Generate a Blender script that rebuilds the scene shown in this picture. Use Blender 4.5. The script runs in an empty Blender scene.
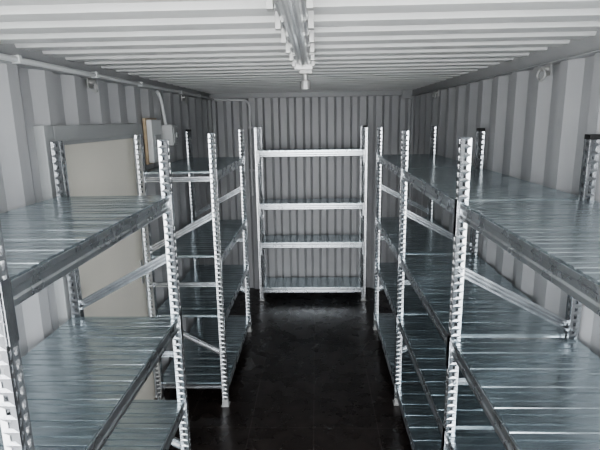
import bpy, bmesh, math, random
from mathutils import Vector, Matrix
random.seed(4)
W=2.35;H=2.39;D=5.80;Y0=-0.12
XL=-W/2;XR=W/2
scene=bpy.context.scene
COL=scene.collection
try: scene.view_settings.look='AgX - Medium High Contrast'
except Exception as ex: print('look',ex)

# ---------------------------------------------------------------- materials
def mat(name,base,rough=.5,metal=0.0,noise=None,bump=None,spec=None):
    m=bpy.data.materials.new(name);m.use_nodes=True
    nt=m.node_tree;b=nt.nodes['Principled BSDF']
    b.inputs['Base Color'].default_value=(*base,1);b.inputs['Roughness'].default_value=rough;b.inputs['Metallic'].default_value=metal
    if spec is not None: b.inputs['Specular IOR Level'].default_value=spec
    tc=nt.nodes.new('ShaderNodeTexCoord')
    def mapped(scale):
        mp=nt.nodes.new('ShaderNodeMapping');mp.inputs['Scale'].default_value=scale
        nt.links.new(tc.outputs['Object'],mp.inputs['Vector']);return mp
    if noise:
        scale,lo,hi,rlo,rhi=noise
        n=nt.nodes.new('ShaderNodeTexNoise');n.inputs['Scale'].default_value=1;n.inputs['Detail'].default_value=5
        nt.links.new(mapped(scale).outputs[0],n.inputs['Vector'])
        r=nt.nodes.new('ShaderNodeValToRGB');r.color_ramp.elements[0].position=.3;r.color_ramp.elements[1].position=.7
        r.color_ramp.elements[0].color=(*[c*lo for c in base],1);r.color_ramp.elements[1].color=(*[min(1,c*hi) for c in base],1)
        nt.links.new(n.outputs['Fac'],r.inputs[0]);nt.links.new(r.outputs[0],b.inputs['Base Color'])
        mr=nt.nodes.new('ShaderNodeMapRange');mr.inputs['To Min'].default_value=rlo;mr.inputs['To Max'].default_value=rhi
        nt.links.new(n.outputs['Fac'],mr.inputs['Value']);nt.links.new(mr.outputs[0],b.inputs['Roughness'])
    if bump:
        scale,dist=bump
        n=nt.nodes.new('ShaderNodeTexNoise');n.inputs['Scale'].default_value=1;n.inputs['Detail'].default_value=2
        nt.links.new(mapped(scale).outputs[0],n.inputs['Vector'])
        bp=nt.nodes.new('ShaderNodeBump');bp.inputs['Distance'].default_value=dist;bp.inputs['Strength'].default_value=1
        nt.links.new(n.outputs['Fac'],bp.inputs['Height']);nt.links.new(bp.outputs[0],b.inputs['Normal'])
    return m
M_wall=mat('painted_steel_wall',(.405,.408,.415),.42,0,((3,3,3),.93,1.05,.36,.5))
M_ceil=mat('painted_steel_ceiling',(.64,.645,.64),.45,0,((3,3,3),.93,1.05,.4,.55))
M_trim=mat('painted_steel_rail',(.37,.375,.38),.45)
M_post=mat('galvanised_post',(.57,.585,.60),.26,.96,((30,30,8),.85,1.12,.2,.32),((9,9,9),.0004))
M_beam=mat('galvanised_beam',(.53,.555,.575),.28,.93,((12,12,12),.88,1.08,.22,.34))
M_strut=mat('galvanised_strut',(.58,.595,.61),.24,.96,((20,20,20),.85,1.08,.2,.3),((7,7,7),.0005))
M_deckX=mat('galvanised_deck',(.54,.61,.64),.22,.93,((9,60,9),.87,1.1,.14,.28),((3.2,24,3.2),.0042))
M_deckY=mat('galvanised_deck_back',(.54,.61,.64),.22,.93,((60,9,9),.87,1.1,.14,.28),((24,3.2,3.2),.0042))
M_black=mat('black_plastic',(.02,.02,.02),.5)
M_door=mat('cream_door_paint',(.80,.77,.69),.55,0,((2,2,2),.97,1.03,.5,.6))
M_frame=mat('door_frame_paint',(.38,.39,.39),.45)
M_plastic=mat('grey_plastic',(.48,.49,.49),.45)
M_wood=mat('plywood_board',(.50,.39,.27),.6,0,((3,3,30),.8,1.15,.5,.7))
M_pvc=mat('pvc_conduit',(.62,.63,.63),.4)
M_steel=mat('ring_steel',(.5,.5,.49),.4,.6)
M_concrete=mat('concrete_yard',(.5,.49,.47),.9,0,((2,2,2),.9,1.08,.85,.95))
M_lumi=mat('luminaire_steel',(.6,.61,.61),.28,.6)
M_cover=mat('ribbed_acrylic_cover',(.85,.87,.88),.1,0)
M_cover.node_tree.nodes['Principled BSDF'].inputs['Transmission Weight'].default_value=.75
# floor: black phenolic plywood with sheet joints
M_floor=bpy.data.materials.new('phenolic_plywood_floor');M_floor.use_nodes=True
nt=M_floor.node_tree;b=nt.nodes['Principled BSDF']
tc=nt.nodes.new('ShaderNodeTexCoord')
br=nt.nodes.new('ShaderNodeTexBrick');br.offset=0;br.inputs['Scale'].default_value=1
br.inputs['Brick Width'].default_value=.44;br.inputs['Row Height'].default_value=.60;br.inputs['Mortar Size'].default_value=.0026;br.inputs['Mortar Smooth'].default_value=.1
mp=nt.nodes.new('ShaderNodeMapping');mp.inputs['Location'].default_value=(-.03,.02,0)
nt.links.new(tc.outputs['Object'],mp.inputs[0]);nt.links.new(mp.outputs[0],br.inputs['Vector'])
br.inputs['Color1'].default_value=(.014,.0110,.0102,1);br.inputs['Color2'].default_value=(.021,.0162,.0148,1);br.inputs['Mortar'].default_value=(.062,.056,.052,1)
ns=nt.nodes.new('ShaderNodeTexNoise');ns.inputs['Scale'].default_value=7;ns.inputs['Detail'].default_value=9
nt.links.new(tc.outputs['Object'],ns.inputs['Vector'])
rp=nt.nodes.new('ShaderNodeValToRGB');rp.color_ramp.elements[0].position=.52;rp.color_ramp.elements[1].position=.85
rp.color_ramp.elements[0].color=(0,0,0,1);rp.color_ramp.elements[1].color=(.03,.026,.023,1)
nt.links.new(ns.outputs['Fac'],rp.inputs[0])
ad=nt.nodes.new('ShaderNodeMix');ad.data_type='RGBA';ad.blend_type='ADD';ad.inputs[0].default_value=1
nt.links.new(br.outputs['Color'],ad.inputs[6]);nt.links.new(rp.outputs[0],ad.inputs[7]);nt.links.new(ad.outputs[2],b.inputs['Base Color'])
mr=nt.nodes.new('ShaderNodeMapRange');mr.inputs['To Min'].default_value=.16;mr.inputs['To Max'].default_value=.40
nt.links.new(ns.outputs['Fac'],mr.inputs['Value']);nt.links.new(mr.outputs[0],b.inputs['Roughness'])
b.inputs['Specular IOR Level'].default_value=.5
n2=nt.nodes.new('ShaderNodeTexNoise');n2.inputs['Scale'].default_value=160
nt.links.new(tc.outputs['Object'],n2.inputs['Vector'])
bp=nt.nodes.new('ShaderNodeBump');bp.inputs['Distance'].default_value=.0002;nt.links.new(n2.outputs['Fac'],bp.inputs['Height']);nt.links.new(bp.outputs[0],b.inputs['Normal'])

# ---------------------------------------------------------------- helpers
def obj(name,verts,faces,mats,parent=None,fix=True,solid=0,bevel=0,smooth=False,origin=None):
    me=bpy.data.meshes.new(name);
    o=Vector(origin) if origin else Vector((0,0,0))
    me.from_pydata([tuple(Vector(v)-o) for v in verts],[],faces)
    if fix:
        bm=bmesh.new();bm.from_mesh(me);bmesh.ops.recalc_face_normals(bm,faces=bm.faces);bm.to_mesh(me);bm.free()
    for m in (mats if isinstance(mats,(list,tuple)) else [mats]): me.materials.append(m)
    if smooth:
        for p in me.polygons: p.use_smooth=True
    ob=bpy.data.objects.new(name,me);COL.objects.link(ob);ob.location=o
    if parent: ob.parent=parent;ob.location=o-parent.location
    if solid:
        s=ob.modifiers.new('t','SOLIDIFY');s.thickness=solid;s.offset=0
    if bevel:
        s=ob.modifiers.new('b','BEVEL');s.width=bevel;s.segments=2;s.limit_method='ANGLE'
    return ob
def empty(name,loc):
    e=bpy.data.objects.new(name,None);COL.objects.link(e);e.location=loc;e.empty_display_size=.1;return e
class MB:
    def __init__(s): s.v=[];s.f=[]
    def box(s,x0,x1,y0,y1,z0,z1):
        n=len(s.v)
        s.v+=[(x,y,z) for x in (x0,x1) for y in (y0,y1) for z in (z0,z1)]
        for q in ((0,1,3,2),(4,6,7,5),(0,4,5,1),(2,3,7,6),(0,2,6,4),(1,5,7,3)): s.f.append(tuple(n+i for i in q))
    def quad(s,a,b,c,d):
        n=len(s.v);s.v+=[a,b,c,d];s.f.append((n,n+1,n+2,n+3))
    def extrude(s,prof,fn,t0,t1,closed=True,caps=True):
        n=len(s.v);k=len(prof)
        s.v+=[fn(p,t0) for p in prof]+[fn(p,t1) for p in prof]
        for i in range(k if closed else k-1):
            j=(i+1)%k;s.f.append((n+i,n+j,n+k+j,n+k+i))
        if closed and caps: s.f.append(tuple(range(n,n+k)));s.f.append(tuple(range(n+k,n+2*k)))
    def cyl(s,p,q,r,seg=12):
        p=Vector(p);q=Vector(q);d=(q-p).normalized();a=d.orthogonal().normalized();c=d.cross(a);n=len(s.v)
        for t in (p,q):
            for i in range(seg):
                an=2*math.pi*i/seg;s.v.append(tuple(t+a*math.cos(an)*r+c*math.sin(an)*r))
        for i in range(seg):
            j=(i+1)%seg;s.f.append((n+i,n+j,n+seg+j,n+seg+i))
        s.f.append(tuple(range(n,n+seg)));s.f.append(tuple(range(n+seg,n+2*seg)))
    def tube(s,pts,r,seg=10):
        for a,b in zip(pts[:-1],pts[1:]): s.cyl(a,b,r,seg)
    def torus(s,c,R,r,ax,seg=20,sub=8):
        ax=Vector(ax).normalized();a=ax.orthogonal().normalized();b=ax.cross(a);n=len(s.v);c=Vector(c)
        for i in range(seg):
            t=2*math.pi*i/seg;d=a*math.cos(t)+b*math.sin(t)
            for j in range(sub):
                u=2*math.pi*j/sub;s.v.append(tuple(c+d*(R+r*math.cos(u))+ax*r*math.sin(u)))
        for i in range(seg):
            for j in range(sub):
                i2=(i+1)%seg;j2=(j+1)%sub;s.f.append((n+i*sub+j,n+i2*sub+j,n+i2*sub+j2,n+i*sub+j2))
    def make(s,name,mats,**k): return obj(name,s.v,s.f,mats,**k)

def corr(t0,t1,a,sl,c,depth,phase=0):
    P=a+2*sl+c;k=math.floor((t0-phase)/P)-1;pts=[]
    while True:
        s=phase+k*P
        for dt,o in ((0,0),(a,0),(a+sl,depth),(a+sl+c,depth)): pts.append((s+dt,o))
        k+=1
        if s>t1: break
    def val(t):
        for (p,po),(q,qo) in zip(pts[:-1],pts[1:]):
            if p<=t<=q: return po+(qo-po)*(t-p)/(q-p) if q>p else po
        return 0
    return [(t0,val(t0))]+[p for p in pts if t0<p[0]<t1]+[(t1,val(t1))]

# ---------------------------------------------------------------- container shell
RZ=2.30
dY0,dY1,dZ=2.20,3.44,2.075
def sidewall(name,x,sgn,segs):
    mb=MB()
    for y0,y1,z0,z1 in segs:
        pr=corr(y0,y1,.072,.068,.070,.036,.05)
        mb.extrude(pr,lambda p,t:(x+sgn*p[1],p[0],t),z0,z1,closed=False)
    return mb.make(name,M_wall,fix=False,solid=.002)
sidewall('wall_left',XL,-1,[(Y0,dY0,0,H),(dY1,D,0,H),(dY0,dY1,dZ,H)])
sidewall('wall_right',XR,1,[(Y0,D,0,H)])
mb=MB();pr=corr(XL-.04,XR+.04,.07,.03,.055,.040,.02)
mb.extrude(pr,lambda p,t:(p[0],D+p[1],t),0,H,closed=False);mb.make('wall_back',M_wall,fix=False,solid=.002)
mb=MB();pr=corr(Y0,D+.04,.10,.014,.075,.020,.03)
mb.extrude(pr,lambda p,t:(t,p[0],H+p[1]),XL-.04,XR+.04,closed=False);mb.make('ceiling',M_ceil,fix=False,solid=.002)
mb=MB();mb.box(XL-.04,XR+.04,Y0,D+.05,-.028,0);fl=mb.make('floor',M_floor)
mb=MB()
for yy in [-.02+.6*k for k in range(0,11)]:
    for e in (-.03,.03):
        y=yy+e
        if y<0 or y>D: continue
        for i in range(12):
            x=XL+.08+i*(W-.16)/11;mb.cyl((x,y,-.001),(x,y,.001),.0035,8)
mb.make('floor_screws',mat('dull_screws',(.12,.115,.11),.4,.5),parent=fl)
def trim(name,boxes,m=M_trim,bev=.004):
    mb=MB()
    for b_ in boxes: mb.box(*b_)
    return mb.make(name,m,bevel=bev)
trim('trim_1',[(XL-.045,XL+.012,Y0,D,RZ+.03,H+.02),(XL-.045,XL+.03,Y0,D,RZ+.022,RZ+.03)])
trim('trim_2',[(XR-.012,XR+.045,Y0,D,RZ+.03,H+.02),(XR-.03,XR+.045,Y0,D,RZ+.022,RZ+.03)])
trim('trim_3',[(XL,XR,D-.03,D+.045,H-.055,H+.02)])
trim('trim_4',[(XL-.045,XL+.02,D-.05,D+.045,0,H)])
trim('trim_5',[(XR-.02,XR+.045,D-.05,D+.045,0,H),(XR-.13,XR-.012,D-.06,D-.03,H-.09,H-.0)])
trim('baseboard_left',[(XL-.045,XL+.004,Y0,dY0,0,.06),(XL-.045,XL+.004,dY1,D,0,.06)])
trim('baseboard_right',[(XR-.004,XR+.045,Y0,D,0,.06)])

# personnel door in the left wall
de=empty('door_1',(XL,2.8,0))
mb=MB();f=.075
mb.box(XL-.05,XL+.012,dY0-.01,dY0+f,0,dZ);mb.box(XL-.05,XL+.012,dY1-f,dY1+.01,0,dZ);mb.box(XL-.05,XL+.012,dY0+f,dY1-f,dZ-f,dZ)
mb.box(XL-.05,XL-.005,dY0+f,dY0+f+.022,0,dZ-f);mb.box(XL-.05,XL-.005,dY1-f-.022,dY1-f,0,dZ-f);mb.box(XL-.05,XL-.005,dY0+f,dY1-f,dZ-f-.022,dZ-f)
mb.make('door_frame',M_frame,parent=de,bevel=.003)
mb=MB();mb.box(XL-.05,XL-.018,dY0+f+.022,dY1-f-.022,.01,dZ-f-.022);mb.make('door_leaf',M_door,parent=de,bevel=.002)
mb=MB()
for z in (.3,1.0,1.75): mb.cyl((XL-.004,dY0+f+.02,z-.05),(XL-.004,dY0+f+.02,z+.05),.009)
mb.cyl((XL-.02,dY1-f-.08,1.05),(XL+.035,dY1-f-.08,1.05),.01);mb.cyl((XL+.035,dY1-f-.08,1.05),(XL+.035,dY1-f-.2,1.05),.009)
mb.box(XL-.02,XL-.012,dY1-f-.10,dY1-f-.06,.95,1.12)
mb.make('door_handle_and_hinges',M_steel,parent=de,bevel=.001)

# ---------------------------------------------------------------- racks
PW,PD=.042,.040
def post_mesh(h):
    mb=MB()
    def strip(fn,u0,u1,cols,pitch,hw,hh,taper):
        n=int(h/pitch);cw=(u1-u0)/cols
        for c in range(cols):
            for k in range(n):
                z0=k*pitch;z1=z0+pitch
                a=u0+c*cw;b_=a+cw;m=(a+b_)/2;zc=(z0+z1)/2
                i=[(m-hw*taper,zc-hh),(m+hw*taper,zc-hh),(m+hw,zc+hh),(m-hw,zc+hh)]
                o=[(a,z0),(b_,z0),(b_,z1),(a,z1)]
                for q in range(4):
                    r=(q+1)%4;mb.quad(fn(*o[q]),fn(*o[r]),fn(*i[r]),fn(*i[q]))
            if n*pitch<h-1e-6:
                mb.quad(fn(u0+c*cw,n*pitch),fn(u0+(c+1)*cw,n*pitch),fn(u0+(c+1)*cw,h),fn(u0+c*cw,h))
    strip(lambda u,z:(.004*(1-abs(u)/(PW/2)),u,z),-PW/2,PW/2,2,1/30.,.0060,.0105,.55)
    def fy(u): return PW/2-.004*max(0,1-abs(u-PD*.5)/(PD*.5))
    strip(lambda u,z:(u,-fy(u),z),0,PD,1,1/30.,.0055,.0080,1)
    strip(lambda u,z:(u,fy(u),z),0,PD,1,1/30.,.0055,.0080,1)
    for s in (-1,1):
        y=s*PW/2;mb.quad((PD,y,0),(PD,y-s*.012,0),(PD,y-s*.012,h),(PD,y,h))
        mb.quad((PD,y-s*.012,0),(PD-.01,y-s*.012,0),(PD-.01,y-s*.012,h),(PD,y-s*.012,h))
    me=bpy.data.meshes.new('post');
    me.from_pydata(mb.v,[],mb.f)
    bm=bmesh.new();bm.from_mesh(me);bmesh.ops.remove_doubles(bm,verts=bm.verts,dist=1e-5);bmesh.ops.recalc_face_normals(bm,faces=bm.faces);bm.to_mesh(me);bm.free()
    me.materials.append(M_post);return me
PM=post_mesh(2.0)
BH=.062
def rack(origin,uax,wax,us,depth,levels,deckmat,caps):
    e=empty('steel_shelving_rack',origin);O=Vector(origin);U=Vector(uax);Wd=Vector(wax)
    P=lambda u,w,z:tuple(O+U*u+Wd*w+Vector((0,0,z)))
    ang=math.atan2(Wd.y,Wd.x)
    n=0
    capm=MB();footm=MB();br_=MB();con=MB()
    def bx(mb_,u0,u1,w0,w1,z0,z1):
        k=len(mb_.v);mb_.v+=[P(u,w,z) for u in (u0,u1) for w in (w0,w1) for z in (z0,z1)]
        for q in ((0,1,3,2),(4,6,7,5),(0,4,5,1),(2,3,7,6),(0,2,6,4),(1,5,7,3)): mb_.f.append(tuple(k+i for i in q))
    for fi,u in enumerate(us):
        for side in (0,1):
            n+=1
            o=bpy.data.objects.new('post_%d'%n,PM);COL.objects.link(o);o.parent=e
            w=-PD/2 if side==0 else depth+PD/2
            o.location=Vector(P(u,w,.004))-O
            o.rotation_euler=(0,0,ang if side==0 else ang+math.pi)
            s=o.modifiers.new('t','SOLIDIFY');s.thickness=.0018;s.offset=0
            wc=0 if side==0 else depth
            if (fi,side) in caps:
                bx(capm,u-PW/2-.0015,u+PW/2+.0015,wc-PD/2-.0015,wc+PD/2+.0015,1.99,2.010)
            bx(footm,u-.035,u+.035,wc-.03,wc+.03,0,.005)
            bx(footm,u-PW/2-.002,u+PW/2+.002,wc-PD/2-.002,wc+PD/2+.002,.005,.05)
        def chan(w0,z0,w1,z1,hw=.019,t=.016):
            dv=Vector((w1-w0,z1-z0)).normalized();nv=Vector((-dv.y,dv.x))
            prof=[(-hw,t/2),(-hw,-t/2),(-hw*.55,-t/2),(-hw*.15,-t/2+.009),(hw*.15,-t/2+.009),(hw*.55,-t/2),(hw,-t/2),(hw,t/2),(hw-.004,t/2),(hw-.004,-t/2+.012),(-hw+.004,-t/2+.012),(-hw+.004,t/2)]
            k=len(br_.v);K=len(prof)
            for (w_,z_) in ((w0,z0),(w1,z1)):
                for a,b_ in prof: br_.v.append(P(u+b_*(1 if U.y>=0 else -1),w_+nv.x*a,z_+nv.y*a))
            for i in range(K):
                j=(i+1)%K;br_.f.append((k+i,k+j,k+K+j,k+K+i))
            br_.f.append(tuple(range(k,k+K)));br_.f.append(tuple(range(k+K,k+2*K)))
            for (w_,z_) in ((w0,z0),(w1,z1)):
                br_.cyl(P(u-PW/2-.006,w_,z_),P(u-PW/2+.002,w_,z_),.008,8)
        i0,i1=.004,depth-.004
        for z in (.15,.95,1.70): chan(i0,z,i1,z,.016)
        chan(i0,1.46,i1,1.20,.021);chan(i0,.42,i1,.68,.021)
    br_.make('frame_struts',M_strut,parent=e)
    if capm.v: capm.make('post_caps',M_black,parent=e,bevel=.002)
    footm.make('post_feet',M_steel,parent=e,bevel=.001)
    bm_=MB();dk=MB()
    T=.019
    prof=[(-T,0),(-T,-.016),(-T+.006,-.021),(-T+.006,-.039),(-T,-.044),(-T,-BH+.004),(-T+.004,-BH),(T,-BH),(T,0)]
    for bi in range(len(us)-1):
        a,b_=us[bi]+PW/2,us[bi+1]-PW/2
        for z in levels:
            for s,wc in ((1,0),(-1,depth)):
                bm_.extrude(prof,lambda p,t,s=s,wc=wc,z=z:P(t,wc+s*p[0],z+p[1]),a,b_)
                for uu,sg in ((a,1),(b_,-1)):
                    bx(con,uu-.034*(sg==1),uu+.034*(sg==-1),wc-s*(PD/2+.004),wc-s*(PD/2+.0015),z-.135,z+.012)
            npan=max(1,round(abs(b_-a)/.125));pw=(b_-a)/npan;pts=[(a,z-.008)]
            for i in range(npan):
                s0=a+i*pw
                for fr,hh in ((.0,.0),(.03,.006),(.22,.006),(.25,.004),(.31,.004),(.34,.006),(.62,.006),(.66,.004),(.72,.004),(.75,.006),(.965,.006),(.98,0)):
                    pts.append((s0+fr*pw,z+hh+.0015))
            pts.append((b_,z-.008))
            dk.extrude(pts,lambda p,t:P(p[0],t,p[1]),-T+.003,depth+T-.003,closed=True)
    bm_.make('shelf_beams',M_beam,parent=e,bevel=.0012)
    con.make('beam_connectors',M_post,parent=e)
    dk.make('shelf_decks',deckmat,parent=e)
    return e
LV=(1.745,1.150,.700,.158)
aL,aLr,aR,aRr=-.631,-1.122,.652,1.145
rack((aL,2.214,0),(0,-1,0),(-1,0,0),[0,1.245],aL-aLr,LV,M_deckX,{})
rack((aL,3.256,0),(0,1,0),(-1,0,0),[0,1.299],aL-aLr,LV,M_deckX,{(1,1)})
rack((aR,.65,0),(0,1,0),(1,0,0),[0,1.314,2.636,3.952],aRr-aR,LV,M_deckX,{(1,1),(2,1)})
rack((-.592,5.41,0),(1,0,0),(0,1,0),[0,1.192],.33,LV,M_deckY,{(1,0)})

# ---------------------------------------------------------------- ceiling luminaire
le=empty('ceiling_light',(.005,1.7,H))
x0=.005
mb=MB();mb.box(x0-.03,x0+.03,.95,2.45,H-.028,H);mb.make('luminaire_body',M_lumi,parent=le,bevel=.004)
mb=MB();pr=[]
for i in range(17):
    an=math.pi*i/16;r=.038+(.003 if i%2 else 0);pr.append((x0-math.cos(an)*r,H-.026-math.sin(an)*r*.9))
mb.extrude(pr,lambda p,t:(p[0],t,p[1]),.96,2.44);mb.make('ribbed_cover',M_cover,parent=le)
mb=MB()
for s in (-1,1): mb.cyl((x0+s*.014,1.0,H-.042),(x0+s*.014,2.40,H-.042),.008)
mb.make('tube_lamps',mat('tube_glass',(.8,.8,.78),.2),parent=le)
mb=MB()
for y in (.95,1.2,1.45,1.7,1.95,2.2,2.44):
    mb.box(x0-.054,x0-.038,y-.016,y+.016,H-.058,H-.012);mb.box(x0+.038,x0+.054,y-.016,y+.016,H-.058,H-.012)
mb.box(x0-.044,x0+.044,2.44,2.455,H-.07,H)
mb.make('cover_clips',M_steel,parent=le,bevel=.001)
mb=MB();mb.tube([(x0,2.45,H-.03),(x0+.004,2.60,H-.016),(x0+.004,2.85,H-.016)],.011)
mb.make('supply_cable',M_plastic,parent=le)
mb=MB();mb.box(x0-.03,x0+.035,2.60,2.66,H-.04,H-.002);mb.box(x0-.034,x0+.038,2.84,2.93,H-.055,H-.002);mb.cyl((x0,2.89,H-.055),(x0,2.89,H-.09),.016);mb.cyl((x0,2.89,H-.09),(x0,2.89,H-.14),.030,16)
mb.make('connector_socket',M_steel,parent=le,bevel=.003)

# ---------------------------------------------------------------- electrical bits on left wall
xz=XL+.045
mb=MB();mb.tube([(xz,Y0,2.335),(xz,5.66,2.335)],.012)
for y in (.6,1.3,2.0,2.7,3.4,4.4,5.1): mb.box(XL+.028,xz+.015,y-.01,y+.01,2.32,2.352)
mb.box(xz-.02,xz+.022,1.70,1.76,2.315,2.358)
mb.make('cable_conduit',M_pvc,bevel=.001)
mb=MB();mb.tube([(xz,5.665,2.335),(XL+.06,5.72,2.32),(-.80,5.745,2.315),(-.745,5.745,2.305),(-.715,5.745,2.28),(-.705,5.745,2.24),(-.705,5.745,1.2)],.014)
for z in (1.5,2.0): mb.box(-.73,-.68,5.745,D,z-.01,z+.01)
mb.make('cable_conduit',M_pvc)
e=empty('electrical_switch_box',(XL,3.88,1.95))
mb=MB();mb.box(XL+.002,XL+.125,3.80,3.94,1.90,2.06);mb.make('box_body',M_plastic,parent=e,bevel=.006)
mb=MB();mb.box(XL+.125,XL+.132,3.82,3.92,1.92,2.04);mb.cyl((XL+.13,3.87,1.98),(XL+.145,3.87,1.98),.02);mb.make('box_cover_and_knob',M_frame,parent=e,bevel=.003)
mb=MB();mb.tube([(xz+.005,3.72,2.305),(xz+.012,3.74,2.29),(XL+.062,3.775,2.24),(XL+.065,3.84,2.05)],.0125);mb.make('drop_conduit',M_pvc,parent=e)
e=empty('distribution_board',(XL,3.63,1.9))
mb=MB();mb.box(XL+.001,XL+.02,3.50,3.76,1.78,2.11);mb.make('plywood_backing',M_wood,parent=e,bevel=.002)
mb=MB();mb.box(XL+.02,XL+.06,3.515,3.745,1.79,2.10);mb.make('enclosure',M_pvc,parent=e,bevel=.006)
mb=MB();mb.box(XL+.06,XL+.066,3.56,3.70,1.90,1.99);mb.make('breaker_window',M_frame,parent=e,bevel=.002)
# lashing rings
def ring(x,y,s):
    mb=MB();mb.cyl((x,y,2.30),(x+s*.035,y,2.30),.012);mb.torus((x+s*.035,y,2.275),.026,.006,(1,.25,0));mb.box(min(x,x+s*.006),max(x,x+s*.006),y-.03,y+.03,2.27,2.335)
    mb.make('lashing_ring',M_steel)
for y in (.9,2.72,4.6): ring(XL+.002,y,1)
for y in (.9,2.45,4.6): ring(XR-.002,y,-1)

# ---------------------------------------------------------------- outside yard + daylight
mb=MB();mb.box(-15,15,-22,Y0-.005,-.20,-.15);mb.make('ground',M_concrete)
w=bpy.data.worlds.new('World');scene.world=w;w.use_nodes=True
nt=w.node_tree;bg=nt.nodes['Background'];bg.inputs['Color'].default_value=(.95,.97,1,1);bg.inputs['Strength'].default_value=12
pl=bpy.data.lights.new('doorway_portal','AREA');pl.shape='RECTANGLE';pl.size=W;pl.size_y=H
po=bpy.data.objects.new('doorway_portal',pl);COL.objects.link(po);po.location=(0,Y0-.002,H/2);po.rotation_euler=(math.radians(90),0,0)
try: pl.cycles.is_portal=True
except Exception: pass

# ---------------------------------------------------------------- camera
yaw,pit,roll=[math.radians(a) for a in (2.037,12.27,.906)]
fwd=Vector((-math.sin(yaw)*math.cos(pit),math.cos(yaw)*math.cos(pit),-math.sin(pit)))
right=Vector((math.cos(yaw),math.sin(yaw),0));up=right.cross(fwd)
r2=right*math.cos(roll)-up*math.sin(roll);u2=up*math.cos(roll)+right*math.sin(roll)
cam=bpy.data.cameras.new('camera');co=bpy.data.objects.new('camera',cam);COL.objects.link(co)
R=Matrix((r2,u2,-fwd)).transposed().to_4x4();co.matrix_world=Matrix.Translation((.063,0,2.084))@R
cam.sensor_width=36;cam.lens=485.2*36/600;cam.clip_start=.02
scene.camera=co
